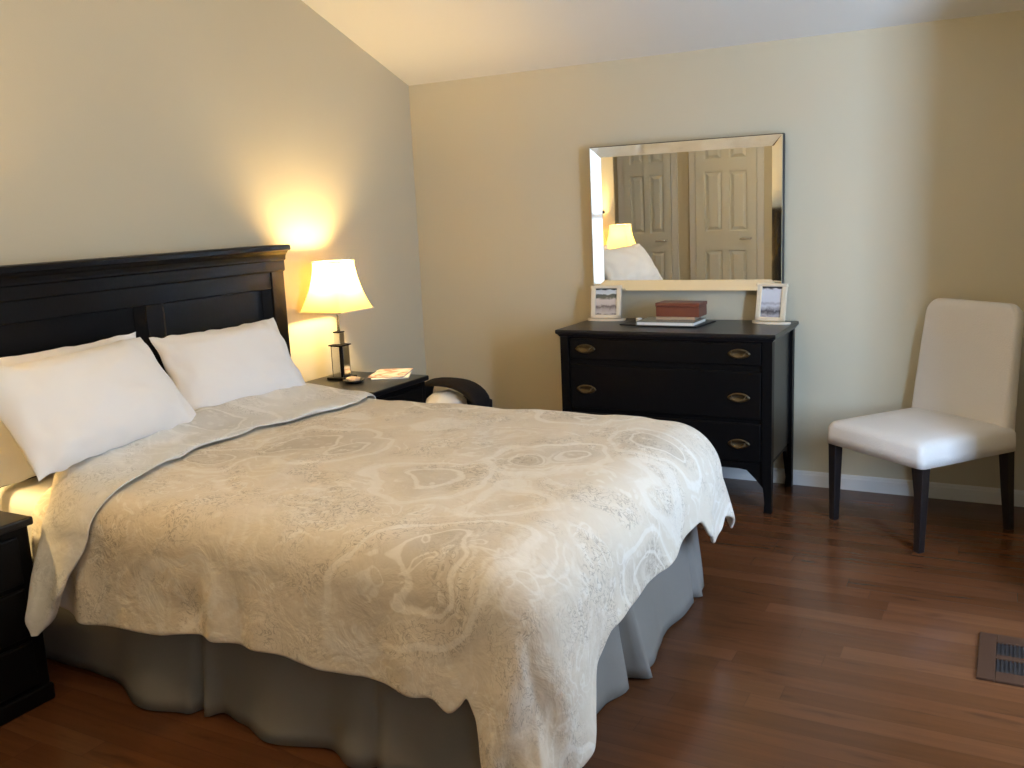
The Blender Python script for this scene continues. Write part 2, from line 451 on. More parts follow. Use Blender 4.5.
# crown: frieze, two coves and a projecting cap
bm = newbm()
def crownring(x1, ov, z): return [(.02, YL - ov, z), (x1, YL - ov, z), (x1, YR + ov, z), (.02, YR + ov, z)]
loft(bm, [crownring(HX + .003, .0, 1.212), crownring(HX + .006, .003, 1.218), crownring(HX + .006, .003, 1.262), crownring(HX + .011, .008, 1.268),
          crownring(HX + .011, .008, 1.276), crownring(HX + .014, .010, 1.292), crownring(HX + .022, .014, 1.302), crownring(HX + .024, .016, 1.308)])
loft(bm, [crownring(HX + .028, .020, 1.308), crownring(HX + .033, .025, 1.313), crownring(HX + .033, .025, 1.330), crownring(HX + .028, .020, 1.336)])
sub('headboard_crown', bm, BLACK, hb)
# mattress, box base
MX0, MX1, MY0, MY1 = .115, 2.13, -2.91, -1.45
bm = newbm(); bx(bm, MX0, MX1, MY0, MY1, .345, .595, .05, 4); part('mattress', bm, SHEET, bed, True)
bm = newbm(); bx(bm, MX0, MX1 - .02, MY0 + .03, MY1 - .03, .10, .342, .01); bx(bm, MX0 + .1, MX0 + .16, MY0 + .1, MY0 + .16, 0, .1); bx(bm, MX1 - .2, MX1 - .14, MY0 + .1, MY0 + .16, 0, .1)
bx(bm, MX0 + .1, MX0 + .16, MY1 - .16, MY1 - .1, 0, .1); bx(bm, MX1 - .2, MX1 - .14, MY1 - .16, MY1 - .1, 0, .1)
part('box_base', bm, SKIRT, bed)
# bed skirt: three panels with pleats
def skirt_strip(p0, p1, outn, pleats, seed, ripple):
    bm = newbm(); L = (Vector(p1) - Vector(p0)).length; n = int(L / .0125); nz = 9
    d = (Vector(p1) - Vector(p0)).normalized(); rows = []
    for i in range(n + 1):
        s = L * i / n; row = []
        for j in range(nz + 1):
            f = j / nz; z = .345 - f * (.345 - .006)
            o = interp(s, ripple) * (f ** 1.1) + .006 * f * noise.noise((s * 9, seed, f * 2))
            for (ps, w, dep) in pleats:
                q = (s - ps) / w
                o -= dep * (.15 + .85 * f) * math.exp(-q * q * 2.2)
                o += .5 * dep * f * math.exp(-((q - 1.5) ** 2) * 1.6)
            zz = z + (0.006 * (f ** 3)) * noise.noise((s * 5, seed + 9, 0)) if f > .9 else z
            zz = max(zz, .004)
            row.append(bm.verts.new(Vector(p0) + d * s + Vector(outn) * o + Vector((0, 0, zz))))
        rows.append(row)
    for a, b_ in zip(rows, rows[1:]):
        for j in range(nz): bm.faces.new((a[j], b_[j], b_[j + 1], a[j + 1]))
    return bm
nearR = [(0, -.02), (.5, -.01), (.80, .085), (.93, .05), (1.03, .0), (1.12, .02), (1.27, .07), (1.45, .02), (1.56, .065), (1.75, .035), (1.92, .04), (2.06, .03)]
bm = skirt_strip((.12, -2.905, 0), (2.155, -2.905, 0), (0, -1, 0), [(.965, .022, .06), (1.62, .03, .02)], 1., nearR)
o = part('bed_skirt', bm, SKIRT, bed, True); m = o.modifiers.new('t', 'SOLIDIFY'); m.thickness = .003
skirt_main = o
bm = skirt_strip((2.155, -2.905, 0), (2.155, -1.455, 0), (1, 0, 0), [(.66, .028, .075), (1.33, .02, .03)], 5., [(0, .03), (.25, .02), (.5, .015), (.60, .05), (.78, .065), (1.0, .03), (1.25, .045), (1.45, .035)])
o = sub('skirt_foot_panel', bm, SKIRT, skirt_main); m = o.modifiers.new('t', 'SOLIDIFY'); m.thickness = .003
for p in o.data.polygons: p.use_smooth = True
bm = skirt_strip((2.155, -1.455, 0), (.12, -1.455, 0), (0, 1, 0), [(1., .03, .04)], 8., [(0, .03), (1, .02), (2, .03)])
o = sub('skirt_far_panel', bm, SKIRT, skirt_main); m = o.modifiers.new('t', 'SOLIDIFY'); m.thickness = .003
for p in o.data.polygons: p.use_smooth = True

# ------------------------------------------------------------------ duvet
DX1, DY0, DY1 = 2.275, -3.005, -1.385     # outermost straight sides
RF, RN, RA = .20, .12, .13                # rounding at foot, near, far edge
def top_z(x, y):
    e = min(1, max(0, (y - DY0) / .5)) * min(1, max(0, (DY1 - y) / .35)) * min(1, max(0, (DX1 - x) / .5))
    puff = .022 * math.sqrt(max(e, 0))
    w = .007 * noise.noise((x * 3.2, y * 3.6, 1.3)) + .007 * noise.noise((x * 7.5 + y * 2, y * 7, 4.1)) + .003 * noise.noise((x * 17, y * 15, 2.2))
    return .648 + puff + w
def drape(a, b, off=0., flare=.10, tail=None):
    """flat cloth coordinates (a along the bed, b across) -> position of the cloth over the mattress"""
    ax = DX1 - RF
    dx = max(0., a - ax)
    if b < DY0 + RN: dy, R, sg, by = (DY0 + RN) - b, RN, -1., DY0 + RN
    elif b > DY1 - RA: dy, R, sg, by = b - (DY1 - RA), RA, 1., DY1 - RA
    else: dy, R, sg, by = 0., RN, 0., b
    ux, uy = dx / RF, dy / R
    d = math.hypot(ux, uy)
    z0 = top_z(min(a, ax), by) + off
    if d < 1e-6: return Vector((a, b, z0))
    cx_, cy_ = ux / d, uy / d
    r = RF * cx_ * cx_ + R * cy_ * cy_
    if d < PI / 2: o, dn, h = math.sin(d), r * (1 - math.cos(d)), 0.
    else:
        h = (d - PI / 2) * r
        corner = 4 * (cx_ * cy_) ** 2
        dn = r + h * (1 + .12 * corner)
        o = 1 + (flare * (1 + 1.2 * corner * (1 if sg < 0 else 1.3)) * h) / r
    wave = 0.
    if h > 0:
        s = a if cy_ > cx_ else b
        wave = min(1, h / .15) * (.014 * math.sin(s * 17 + 1.5 * noise.noise((s * 3, 2, 5)) * 3) + .018 * noise.noise((a * 6, b * 6, 3)))
    base_x = min(a, ax)
    return Vector((base_x + cx_ * (o * (RF + off) + wave), by + sg * cy_ * (o * (R + off) + wave), z0 - dn - (off * min(1, d)) ))
def near_len(a):
    # cloth length past the rounding start on the near side
    hem = interp(a, [(.4, .34), (.58, .33), (.7, .29), (.8, .285), (1.0, .295), (1.25, .33), (1.5, .335), (1.75, .32), (1.93, .325), (2.00, .335), (2.035, .295), (2.10, .35), (2.17, .31), (2.25, .2)])
    return (.675 - RN - hem) + RN * PI / 2
def foot_len(b):
    hem = interp(b, [(-3.0, .12), (-2.82, .13), (-2.735, .20), (-2.66, .29), (-2.60, .345), (-2.2, .35), (-1.80, .38), (-1.72, .30), (-1.62, .25), (-1.54, .27), (-1.48, .38), (-1.4, .42)])
    return (.655 - RF - hem) + RF * PI / 2
def far_len(a): return .225 + .02 * math.sin(a * 4)
def sheet(bm, A, Bs, fn, uvf=None):
    rows = [[None] * len(Bs) for _ in A]; uvs = {}
    for i, a in enumerate(A):
        for j, b in enumerate(Bs):
            p, uv = fn(a, b); v = bm.verts.new(p); rows[i][j] = v; uvs[v] = uv
    lay = bm.loops.layers.uv.new('flat')
    for i in range(len(A) - 1):
        for j in range(len(Bs) - 1):
            f = bm.faces.new((rows[i][j], rows[i + 1][j], rows[i + 1][j + 1], rows[i][j + 1]))
            for l in f.loops: l[lay].uv = uvs[l.vert]
NA, NBB = 120, 110
def dfn(u, v):
    # u: 0..1 to the rounding start, 1..2 past it; v: -1..0 near overhang, 0..1 top, 1..2 far overhang
    ax = DX1 - RF; b0, b1 = DY0 + RN, DY1 - RA
    a = .50 + (ax - .50) * min(u, 1); b = b0 + (b1 - b0) * min(max(v, 0), 1)
    if u > 1: a = ax + (u - 1) * foot_len(b)
    if v < 0: b = b0 + v * near_len(min(a, ax + .16))
    elif v > 1: b = b1 + (v - 1) * far_len(a)
    if u > 1 and v < 0:        # let the near foot corner hang longer
        pass
    return drape(a, b), (a, b)
U = [i / 84 for i in range(84)] + [1 + i / 26 for i in range(27)]
V = [-1 + i / 30 for i in range(30)] + [i / 64 for i in range(64)] + [1 + i / 22 for i in range(23)]
bm = newbm(); sheet(bm, U, V, dfn)
duvet = obj('duvet', bm, DUVET, None, True)
tag(duvet, 'cream and taupe paisley duvet spread over the bed and hanging at its foot', 'duvet')
m = duvet.modifiers.new('thick', 'SOLIDIFY'); m.thickness = .014; m.offset = -1
m = duvet.modifiers.new('sub', 'SUBSURF'); m.levels = 1; m.render_levels = 1

# the turned-back head edge: a doubled band lying across the duvet
def band_edges(b):
    x0 = interp(b, [(-3.36, .615), (-3.31, .592), (-3.2, .588), (-3.1, .588), (-3.0, .59), (-2.85, .48), (-2.4, .42), (-1.9, .38), (-1.3, .36), (-1.0, .40)])
    x1 = interp(b, [(-3.36, .632), (-3.31, .672), (-3.2, .735), (-3.05, .80), (-2.9, .80), (-2.65, .745), (-2.4, .685), (-2.2, .69), (-2.05, .725), (-1.9, .75), (-1.72, .765), (-1.5, .71), (-1.3, .62), (-1.0, .5)])
    return x0, x1
def bfn(u, v):
    ang = u * 2 * PI
    b = -3.36 + v * (3.36 - 1.05)
    x0, x1 = band_edges(b)
    c = math.cos(ang); s = math.sin(ang)
    cc = math.copysign(abs(c) ** .55, c); ss = math.copysign(abs(s) ** .7, s)
    a = (x0 + x1) / 2 + (x1 - x0) / 2 * cc
    endt = min(1, (b + 3.36) / .05, (-1.05 - b) / .35)
    th = (.015 + .010 * noise.noise((a * 6, b * 5, 7)) - .005 * max(0, cc) ** 2) * max(.15, endt)
    off = .018 + th * ss + .045 * smoothstep(.3, -.8, cc) * smoothstep(-3.0, -2.7, b) * smoothstep(-1.4, -1.65, b)
    return drape(a, b, off, .30 if b < -2.2 else .03) + Vector((0.022 * noise.noise((b * 6, 3.3, 1)) * max(0, cc), 0, .006 * noise.noise((a * 14, b * 9, 4)))), (a * 1.1 + (0.4 if ss > 0 else 0), b)
bm = newbm(); sheet(bm, [i / 40 for i in range(41)], [j / 120 for j in range(121)], bfn)
bmesh.ops.remove_doubles(bm, verts=bm.verts[:], dist=.0004)
o = obj('folded_edge', bm, DUVETB, duvet, True); o['label'] = 'turned-back pale blue-grey head edge of the duvet'
m = o.modifiers.new('sub', 'SUBSURF'); m.levels = 1; m.render_levels = 1

# ------------------------------------------------------------------ pillows
def pillow_bm(w, h, t, seed):
    bm = newbm(); n, k = 40, 28
    grid = {}
    for side in (1, -1):
        for i in range(n + 1):
            for j in range(k + 1):
                u = -1 + 2 * i / n; v = -1 + 2 * j / k
                # finer spacing towards the hems
                u = math.sin(u * PI / 2); v = math.sin(v * PI / 2)
                bord = (abs(i - n / 2) == n / 2) or (abs(j - k / 2) == k / 2)
                if bord and side < 0: grid[side, i, j] = grid[1, i, j]; continue
                pin = 1 - .055 * (1 - v * v) ; pinv = 1 - .07 * (1 - u * u)
                X = u * w / 2 * pin; Y = v * h / 2 * pinv
                f = (max(0, 1 - abs(u) ** 2.6) ** .62) * (max(0, 1 - abs(v) ** 2.6) ** .62)
                wr = .014 * noise.noise((u * 2.6 + seed, v * 2.4, side)) + .016 * (noise.noise((u * 9 + seed, v * 2.2, side + 3))) * (1 - f) + .006 * noise.noise((u * 5 + v * 4 + seed, v * 6, side + 7))
                Z = side * (t / 2 * f + wr * min(1, f * 3) ) + .008 * noise.noise((u * 5 + seed, v * 5, 9)) * (1 - f)
                Y += .013 * noise.noise((u * 7 + seed, v, 4)) * (1 - f)
                grid[side, i, j] = bm.verts.new((X, Y, Z))
        for i in range(n):
            for j in range(k):
                q = [grid[side, i, j], grid[side, i + 1, j], grid[side, i + 1, j + 1], grid[side, i, j + 1]]
                bm.faces.new(q if side > 0 else q[::-1])
    return bm
def pillow(name, w, h, t, seed, center, lean, yaw, roll, label):
    """local X = width, Y = up the pillow, Z = outwards to the foot of the bed"""
    o = obj(name, pillow_bm(w, h, t, seed), LINEN, None, True)
    up = Vector((-math.cos(lean), 0, math.sin(lean))); wd = Vector((0, 1, 0)); nz = wd.cross(up)
    M = Matrix((wd, up, nz)).transposed()
    Rz = Matrix.Rotation(yaw, 3, 'Z'); Rr = Matrix.Rotation(roll, 3, nz)
    o.matrix_basis = Matrix.Translation(center) @ (Rz @ Rr @ M).to_4x4()
    m = o.modifiers.new('sub', 'SUBSURF'); m.levels = 1; m.render_levels = 1
    tag(o, label, 'pillow', 'pillows against the headboard')
    return o
rad = math.radians
pillow('pillow', .62, .375, .17, 1.3, (.325, -1.91, .862), rad(58), rad(-9), rad(1.0), 'white pillow nearest the lit lamp, leaning on the headboard')
pillow('pillow', .80, .40, .19, 5.7, (.445, -2.675, .880), rad(54), rad(11), rad(0), 'large white pillow in front, on the near half of the bed')
pillow('pillow', .80, .45, .10, 9.1, (.19, -2.64, .825), rad(79), rad(-1), rad(0), 'white pillow mostly hidden behind the large near pillow, its top hem showing')

# ------------------------------------------------------------------ nightstands
def nightstand(name, label, x0, x1, y0, y1, zt):
    cx, cyy = (x0 + x1) / 2, (y0 + y1) / 2
    t = tag(empty(name, (cx, cyy, 0)), label, 'nightstand', 'black nightstands beside the bed')
    bm = newbm(); bx(bm, x0, x1, y0, y1, zt - .026, zt, .006, 3); part('top', bm, BLACKTOP, t)
    bm = newbm(); bx(bm, x0 + .015, x1 - .022, y0 + .012, y1 - .008, .055, zt - .027, .004); part('cabinet', bm, BLACK, t)
    for (a, b_) in ((zt - .20, zt - .05), (zt - .37, zt - .215), (zt - .53, zt - .385)):
        bm = newbm(); bx(bm, x1 - .024, x1 - .009, y0 + .05, y1 - .05, a, b_, .006); dr = part('drawer', bm, BLACK, t)
        bm = newbm(); zc_ = (a + b_) / 2
        lathe(bm, [(.004, 0), (.006, .012), (.014, .018), (.014, .024), (.006, .029)], n=14)
        bmesh.ops.transform(bm, matrix=Matrix.Translation((x1 - .010, cyy, zc_)) @ Matrix.Rotation(PI / 2, 4, 'Y'), verts=bm.verts[:])
        sub('knob', bm, BRASS, dr)
    bm = newbm(); bx(bm, x0 + .005, x1 - .008, y0 + .004, y1 - .004, 0, .056, .008, 3); part('plinth', bm, BLACK, t)
    return t
ZN = .64
nightstand('nightstand', 'black nightstand in the corner holding the lamp and magazines', .03, .565, -1.285, -.817, ZN)
nightstand('nightstand', 'black nightstand at the left edge of the photo, beside the near side of the bed', .05, .583, -3.55, -3.044, .60)

# ------------------------------------------------------------------ lamps
def lamp(loc, label, watts):
    t = tag(empty('table_lamp', loc), label, 'lamp', 'table lamps with cream shades')
    x, y, z = loc
    def sq(h, zz): return [(x - h, y - h, zz), (x + h, y - h, zz), (x + h, y + h, zz), (x - h, y + h, zz)]
    bm = newbm(); bx(bm, x - .055, x + .055, y - .055, y + .055, z + .0005, z + .014, .003); part('foot', bm, BLACK, t)
    bm = newbm(); bx(bm, x - .033, x + .033, y - .033, y + .033, z + .014, z + .172, .001)
    col = part('column', bm, BLACK, t)
    for (a0, a1, b0, b1) in ((-.038, -.033, -.024, .024), (.033, .038, -.024, .024), (-.024, .024, -.038, -.033), (-.024, .024, .033, .038)):
        bm = newbm(); bx(bm, x + a0, x + a1, y + b0, y + b1, z + .014, z + .170, .001); sub('chrome_panel', bm, CHROME, col)
    bm = newbm(); bx(bm, x - .041, x + .041, y - .041, y + .041, z + .172, z + .178, .001); part('collar', bm, BLACK, t)
    bm = newbm(); bx(bm, x - .021, x + .021, y - .021, y + .021, z + .238, z + .244, .001); part('collar', bm, BLACK, t)
    bm = newbm(); bx(bm, x - .019, x + .019, y - .019, y + .019, z + .178, z + .238, .002); part('upper_block', bm, CHROME, t)
    bm = newbm(); lathe(bm, [(.0075, z + .244), (.0075, z + .43), (.014, z + .435), (.014, z + .47), (.010, z + .475)], x, y, 12); part('stem', bm, CHROME, t, True)
    bm = newbm(); lathe(bm, [(.010, z + .475), (.013, z + .485), (.028, z + .515), (.030, z + .53), (.022, z + .555), (.006, z + .567)], x, y, 16)
    bl = part('bulb', bm, BULBM, t, True)
    # square shade with softly concave, flaring sides
    bm = newbm(); rings = []
    zb, zt = z + .352, z + .595
    for i in range(13):
        f = i / 12; h = .132 - .056 * (1 - (1 - f) ** 1.75)
        zz = zb + f * (zt - zb); ring = []; cr = .012
        for (cx, cy_, a0) in ((1, 1, 0), (-1, 1, 90), (-1, -1, 180), (1, -1, 270)):
            for kk in range(4):
                a = rad(a0 + 30 * kk); ring.append((x + cx * (h - cr) + cr * math.cos(a), y + cy_ * (h - cr) + cr * math.sin(a), zz))
        rings.append(ring)
    loft(bm, rings, cap=False)
    sh = part('lamp_shade', bm, SHADE, t, True)
    bm = newbm()
    for (hh, zz) in ((.1325, zb), (.0765, zt)):
        bm = newbm()
        for s in (-1, 1):
            bx(bm, x - hh, x + hh, y + s * hh - .0015, y + s * hh + .0015, zz - .003, zz + .003); bx(bm, x + s * hh - .0015, x + s * hh + .0015, y - hh, y + hh, zz - .003, zz + .003)
        sub('shade_trim', bm, FRAMEC, sh)
    ld = bpy.data.lights.new('bulb_light', 'POINT'); ld.energy = watts; ld.color = (1., .70, .30); ld.shadow_soft_size = .032
    lo = bpy.data.objects.new('bulb_light', ld); COL.objects.link(lo); lo.parent = t; lo.location = (0, 0, .525)
    return t
BULBM, _nt, _b = mat_new('lit_bulb'); _b.inputs['Emission Color'].default_value = (1, .85, .55, 1); _b.inputs['Emission Strength'].default_value = 12.
_k = NB(_nt); _o = [n for n in _nt.nodes if n.type == 'OUTPUT_MATERIAL'][0]
_tr = _k.n('ShaderNodeBsdfTransparent'); _ad = _k.n('ShaderNodeAddShader'); _em = _k.n('ShaderNodeEmission'); _em.inputs[0].default_value = (1, .8, .45, 1); _em.inputs[1].default_value = 8.
_k.l(_tr.outputs[0], _ad.inputs[0]); _k.l(_em.outputs[0], _ad.inputs[1]); _k.l(_ad.outputs[0], _o.inputs[0])
lamp((.172, -1.025, ZN), 'lit table lamp with flared cream shade on the corner nightstand', 38.)
lamp((.185, -3.245, .60), 'lit table lamp seen only in the mirror, on the near nightstand', 40.)

# magazines, dish on the corner nightstand
t = None
bm = newbm(); bx(bm, -.095, .095, -.125, .125, 0, .007, .002); o = obj('magazine', bm, PAPER, None, loc=(.372, -.868, ZN), rot=(0, 0, rad(30)))
tag(o, 'lower white magazine of the pair on the corner nightstand', 'magazine', 'magazines on the nightstand')
bm = newbm(); bx(bm, -.092, .092, -.12, .12, 0, .006, .002); o = obj('magazine', bm, COVER, None, loc=(.365, -.868, ZN + .0072), rot=(0, 0, rad(22)))
tag(o, 'upper glossy magazine with a pinkish cover picture, beside the lit lamp', 'magazine', 'magazines on the nightstand')
t = tag(empty('trinket_dish', (.305, -1.10, ZN)), 'small dark dish with a pale pinkish bundle, in front of the lamp base', 'dish')
bm = newbm(); lathe(bm, [(.028, 0), (.046, .006), (.056, .016), (.052, .017), (.042, .009), (.02, .006)], n=20); obj('dish', bm, LEATHER, t, True)
bm = newbm(); bmesh.ops.create_icosphere(bm, subdivisions=3, radius=.03)
for v in bm.verts: v.co = Vector((v.co.x * 1.2, v.co.y, v.co.z * .45)) * (1 + .3 * noise.noise(v.co * 50)) + Vector((0, 0, .018))
obj('tissue', bm, PINK, t, True)

# ------------------------------------------------------------------ black bag in the corner
t = tag(empty('laundry_bag', (.42, -.36, 0)), 'black fabric bag with arched handle and white cloth inside, in the corner beyond the nightstand', 'bag')
bm = newbm()
def rr(cx, cy_, hx, hy, z, n=28):
    out = []
    for i in range(n):
        a = 2 * PI * i / n; c, s = math.cos(a), math.sin(a)
        out.append((cx + hx * math.copysign(abs(c) ** .55, c), cy_ + hy * math.copysign(abs(s) ** .55, s), z))
    return out
loft(bm, [rr(0, 0, .17, .12, .0), rr(0, 0, .185, .135, .02), rr(0, 0, .20, .145, .2), rr(0, 0, .205, .15, .40), rr(0, 0, .195, .14, .405), rr(0, 0, .185, .13, .36), rr(0, 0, .17, .12, .30)])
obj('bag_body', bm, BAGM, t, True)
bm = newbm()
pts = [(-.20, 0, .36), (-.20, 0, .45), (-.17, 0, .50), (-.10, 0, .512), (.0, 0, .510), (.07, 0, .498), (.13, 0, .468), (.18, 0, .425), (.19, 0, .36)]
rings = []
P = [Vector(p) for p in pts]
for i, p in enumerate(P):
    d = (P[min(i + 1, len(P) - 1)] - P[max(i - 1, 0)]).normalized(); nrm = Vector((-d.z, 0, d.x)); s = Vector((0, 1, 0))
    tk = [.02, .02, .022, .022, .024, .032, .042, .036, .025][i]
    rings.append([p + nrm * (tk * math.cos(2 * PI * k / 14)) + s * (.085 * math.sin(2 * PI * k / 14)) for k in range(14)])
loft(bm, rings); o = obj('handle', bm, BAGM, t, True); m = o.modifiers.new('s', 'SUBSURF'); m.levels = 1; m.render_levels = 1
bm = newbm(); bmesh.ops.create_icosphere(bm, subdivisions=4, radius=1)
for v in bm.verts:
    c = v.co.copy(); v.co = Vector((c.x * .12 - .055, c.y * .115, c.z * .085 + .375)) * 1 + c * .012 * noise.noise(c * 3)
o = obj('white_cloth', bm, SHEET, None, True, loc=(.42, -.36, 0)); tag(o, 'white cloth stuffed into the black bag in the corner', 'cloth')

# ------------------------------------------------------------------ dresser
X0, X1, DD, DH = 1.150, 2.246, .512, .8475
yf, yb = -.02 - DD, -.02
t = tag(empty('dresser', ((X0 + X1) / 2, (yf + yb) / 2, 0)), 'black three-drawer dresser with oval brass pulls below the wall mirror', 'dresser')
bm = newbm()
def tr(e, z): return [(X0 - e + .012, yf - e + .012, z), (X1 + e - .012, yf - e + .012, z), (X1 + e - .012, yb, z), (X0 - e + .012, yb, z)]
loft(bm, [tr(-.004, DH - .036), tr(.0, DH - .030), tr(.004, DH - .024), tr(.010, DH - .020), tr(.012, DH - .015), tr(.012, DH - .004), tr(.009, DH)])
part('top', bm, BLACKTOP, t)
bm = newbm()
cx0, cx1, cyf = X0 + .03, X1 - .03, yf + .035
bx(bm, cx0 + .01, cx1 - .01, cyf, yb - .012, .235, DH - .036); part('carcass', bm, BLACK, t)
# posts running down to tapered legs with a small curved bracket foot
for (px, py, sx, sy) in ((X0 + .018, yf + .018, 1, 1), (X1 - .018, yf + .018, -1, 1), (X0 + .018, yb - .004, 1, -1), (X1 - .018, yb - .004, -1, -1)):
    bm = newbm(); w = .045
    prof = [(w, DH - .036), (w, .25), (w * 1.0, .20), (w * .86, .12), (w * .70, .05), (w * .74, .025), (w * .78, .0)]
    loft(bm, [[(px, py, z), (px + sx * h, py, z), (px + sx * h, py + sy * h, z), (px, py + sy * h, z)] for h, z in prof])
    part('leg', bm, BLACK, t)
# arched apron
bm = newbm(); pl = [(X0 + .06, .236)] ; n = 26
L = X1 - X0 - .12
low = []
for i in range(n + 1):
    f = i / n; e = min(f, 1 - f) * L
    z = .205 - .085 * math.exp(-(e / .045) ** 2) - .0 
    low.append((X0 + .06 + f * L, z))
prism(bm, [(X0 + .06, .238)] + low + [(X1 - .06, .238)], 'y', yf + .028, yf + .045); part('apron', bm, BLACK, t)
bm = newbm(); Ls = DD - .12; low = []
for i in range(n + 1):
    f = i / n; e = min(f, 1 - f) * Ls
    low.append((yf + .06 + f * Ls, .215 - .05 * math.exp(-(e / .04) ** 2)))
prism(bm, [(yf + .06, .24)] + low + [(yb - .06, .24)], 'x', X1 - .05, X1 - .036); part('side_apron', bm, BLACK, t)
bm = newbm(); bx(bm, X1 - .048, X1 - .032, yf + .06, yb - .045, .235, DH - .036); part('side_panel', bm, BLACKTOP, t)
for (za, zb, zh) in ((.70, .803, .753), (.447, .670, .547), (.242, .425, .326)):
    bm = newbm(); bx(bm, X0 + .068, X1 - .068, yf + .020, yf + .036, za, zb, .005, 3)
    dr = part('drawer', bm, BLACK, t)
    for hx in (1.305, 2.076):
        bm = newbm()
        # oval back plate
        ring = lambda sx, sz, yy: [(hx + sx * math.cos(2 * PI * i / 28), yy, zh + sz * math.sin(2 * PI * i / 28) * abs(math.sin(2 * PI * i / 28)) ** .35) for i in range(28)]
        loft(bm, [ring(.054, .024, yf + .020), ring(.053, .023, yf + .016), ring(.043, .017, yf + .0145), ring(.039, .014, yf + .017)])
        tube(bm, [(hx - .034, yf + .016, zh + .008), (hx - .034, yf + .002, zh + .008), (hx - .030, yf - .002, zh - .002), (hx - .015, yf - .005, zh - .012), (hx, yf - .006, zh - .0145),
                  (hx + .015, yf - .005, zh - .012), (hx + .030, yf - .002, zh - .002), (hx + .034, yf + .002, zh + .008), (hx + .034, yf + .016, zh + .008)], .0030, 8)
        o = sub('drawer_pull', bm, BRASS, dr); o['label'] = 'oval aged brass drawer pull'
        for p in o.data.polygons: p.use_smooth = True

# ------------------------------------------------------------------ mirror
MX0_, MX1_, MZ0, MZ1 = 1.176, 2.168, 1.004, 1.752
mc = ((MX0_ + MX1_) / 2, -.021, MZ0)
t = tag(empty('wall_mirror', mc, (rad(.75), 0, rad(.95))), 'large rectangular mirror with faceted silver frame, hung on the back wall above the dresser', 'mirror')
hw = (MX1_ - MX0_) / 2; hh = MZ1 - MZ0; fw = .052; rz = .027
bm = newbm(); bx(bm, -hw - .003, hw + .003, -.022 - .004, .0, -.003, hh + .003); bx(bm, -hw - .003, hw + .003, -.03 - rz * .4, -.02, hh - .002, hh + .004)
obj('backing', bm, EDGE, t)
bm = newbm(); bx(bm, -hw + fw, hw - fw, -.030, -.027, fw, hh - fw); obj('mirror_glass', bm, MIRROR, t)
yo, yi = -.027 - rz, -.031
O = [(-hw, yo, 0), (hw, yo, 0), (hw, yo, hh), (-hw, yo, hh)]
I = [(-hw + fw, yi, fw), (hw - fw, yi, fw), (hw - fw, yi, hh - fw), (-hw + fw, yi, hh - fw)]
for i in range(4):
    j = (i + 1) % 4; bm = newbm()
    a, b_, c, d = Vector(O[i]), Vector(O[j]), Vector(I[j]), Vector(I[i])
    if i == 2: c.y = d.y = yo + .015
    back = lambda p: Vector((p.x, -.026, p.z))
    loft(bm, [[a, b_, c, d], [back(a), back(b_), back(c), back(d)]])
    obj('bevelled_frame_strip', bm, MIRB, t)

# ------------------------------------------------------------------ things on the dresser
def photo_frame(loc, rz, w, h, pm, label):
    t = tag(empty('framed_photograph', loc, (0, 0, rz)), label, 'photo frame', 'cream photo frames on the dresser')
    lean = Matrix.Translation((0, .0, .012)) @ Matrix.Rotation(rad(-9), 4, 'X')
    bw = w * .5; rl = .024
    bm = newbm()
    bx(bm, -bw, -bw + rl, -.008, .008, 0, h, .003); bx(bm, bw - rl, bw, -.008, .008, 0, h, .003)
    bx(bm, -bw, bw, -.008, .008, 0, rl * .8, .003); bx(bm, -bw - .004, bw + .004, -.010, .009, h - rl * .55, h + .002, .003)
    bx(bm, -bw + .004, bw - .004, .004, .009, .004, h - .004)
    bmesh.ops.transform(bm, matrix=lean, verts=bm.verts[:]); obj('frame', bm, FRAMEC, t)
    bm = newbm(); bx(bm, -bw + rl, bw - rl, .001, .003, rl * .8, h - rl * .55)
    bmesh.ops.transform(bm, matrix=lean, verts=bm.verts[:]); obj('photograph', bm, pm, t)
    # bowed foot
    bm = newbm(); f = []
    for i in range(17):
        a = PI + PI * i / 16; f.append((math.cos(a) * (bw + .022), .012 + math.sin(a) * .045))
    f2 = f + [(bw + .022, .02), (-bw - .022, .02)]
    prism(bm, f2, 'z', .0, .010); obj('base', bm, FRAMEC, t)
    bm = newbm(); loft(bm, [[(-.02, .010, .13), (.02, .010, .13), (.02, .014, .13), (-.02, .014, .13)], [(-.025, .062, .001), (.025, .062, .001), (.025, .066, .001), (-.025, .066, .001)]])
    bmesh.ops.transform(bm, matrix=Matrix.Translation((0, .012, 0)), verts=bm.verts[:]); obj('easel_back', bm, EDGE, t)
    return t
photo_frame((1.262, -.135, DH), rad(4), .166, .172, PH1, 'cream photo frame with landscape pictures at the left end of the dresser')
photo_frame((2.130, -.135, DH), rad(-14), .155, .182, PH2, 'cream photo frame with a pale picture at the right end of the dresser')
bm = newbm(); bx(bm, -.21, .21, -.125, .125, 0, .006, .002); o = obj('folder', bm, LEATHER, None, loc=(1.63, -.205, DH), rot=(0, 0, rad(-6)))
tag(o, 'flat black folder lying under the albums on the dresser', 'folder')
t = tag(empty('photo_album', (1.665, -.250, DH + .0062), (0, 0, rad(-1))), 'glossy grey-green book lying on the black folder', 'book')
bm = newbm(); bx(bm, -.150, .150, -.10, .10, .0165, .020, .001); bx(bm, -.150, .150, -.10, .10, 0, .003, .001); bx(bm, -.150, -.146, -.10, .10, .001, .019); obj('cover', bm, ALBUM, t)
bm = newbm(); bx(bm, -.145, .146, -.097, .097, .003, .0165); obj('pages', bm, PAPER, t)
bm = newbm(); bx(bm, -.10, .10, -.065, .065, 0, .014, .002); o = obj('book', bm, plain('tan_cover', (.42, .30, .2), .4, bump=.03), None, loc=(1.69, -.205, DH + .0266), rot=(0, 0, rad(2)))
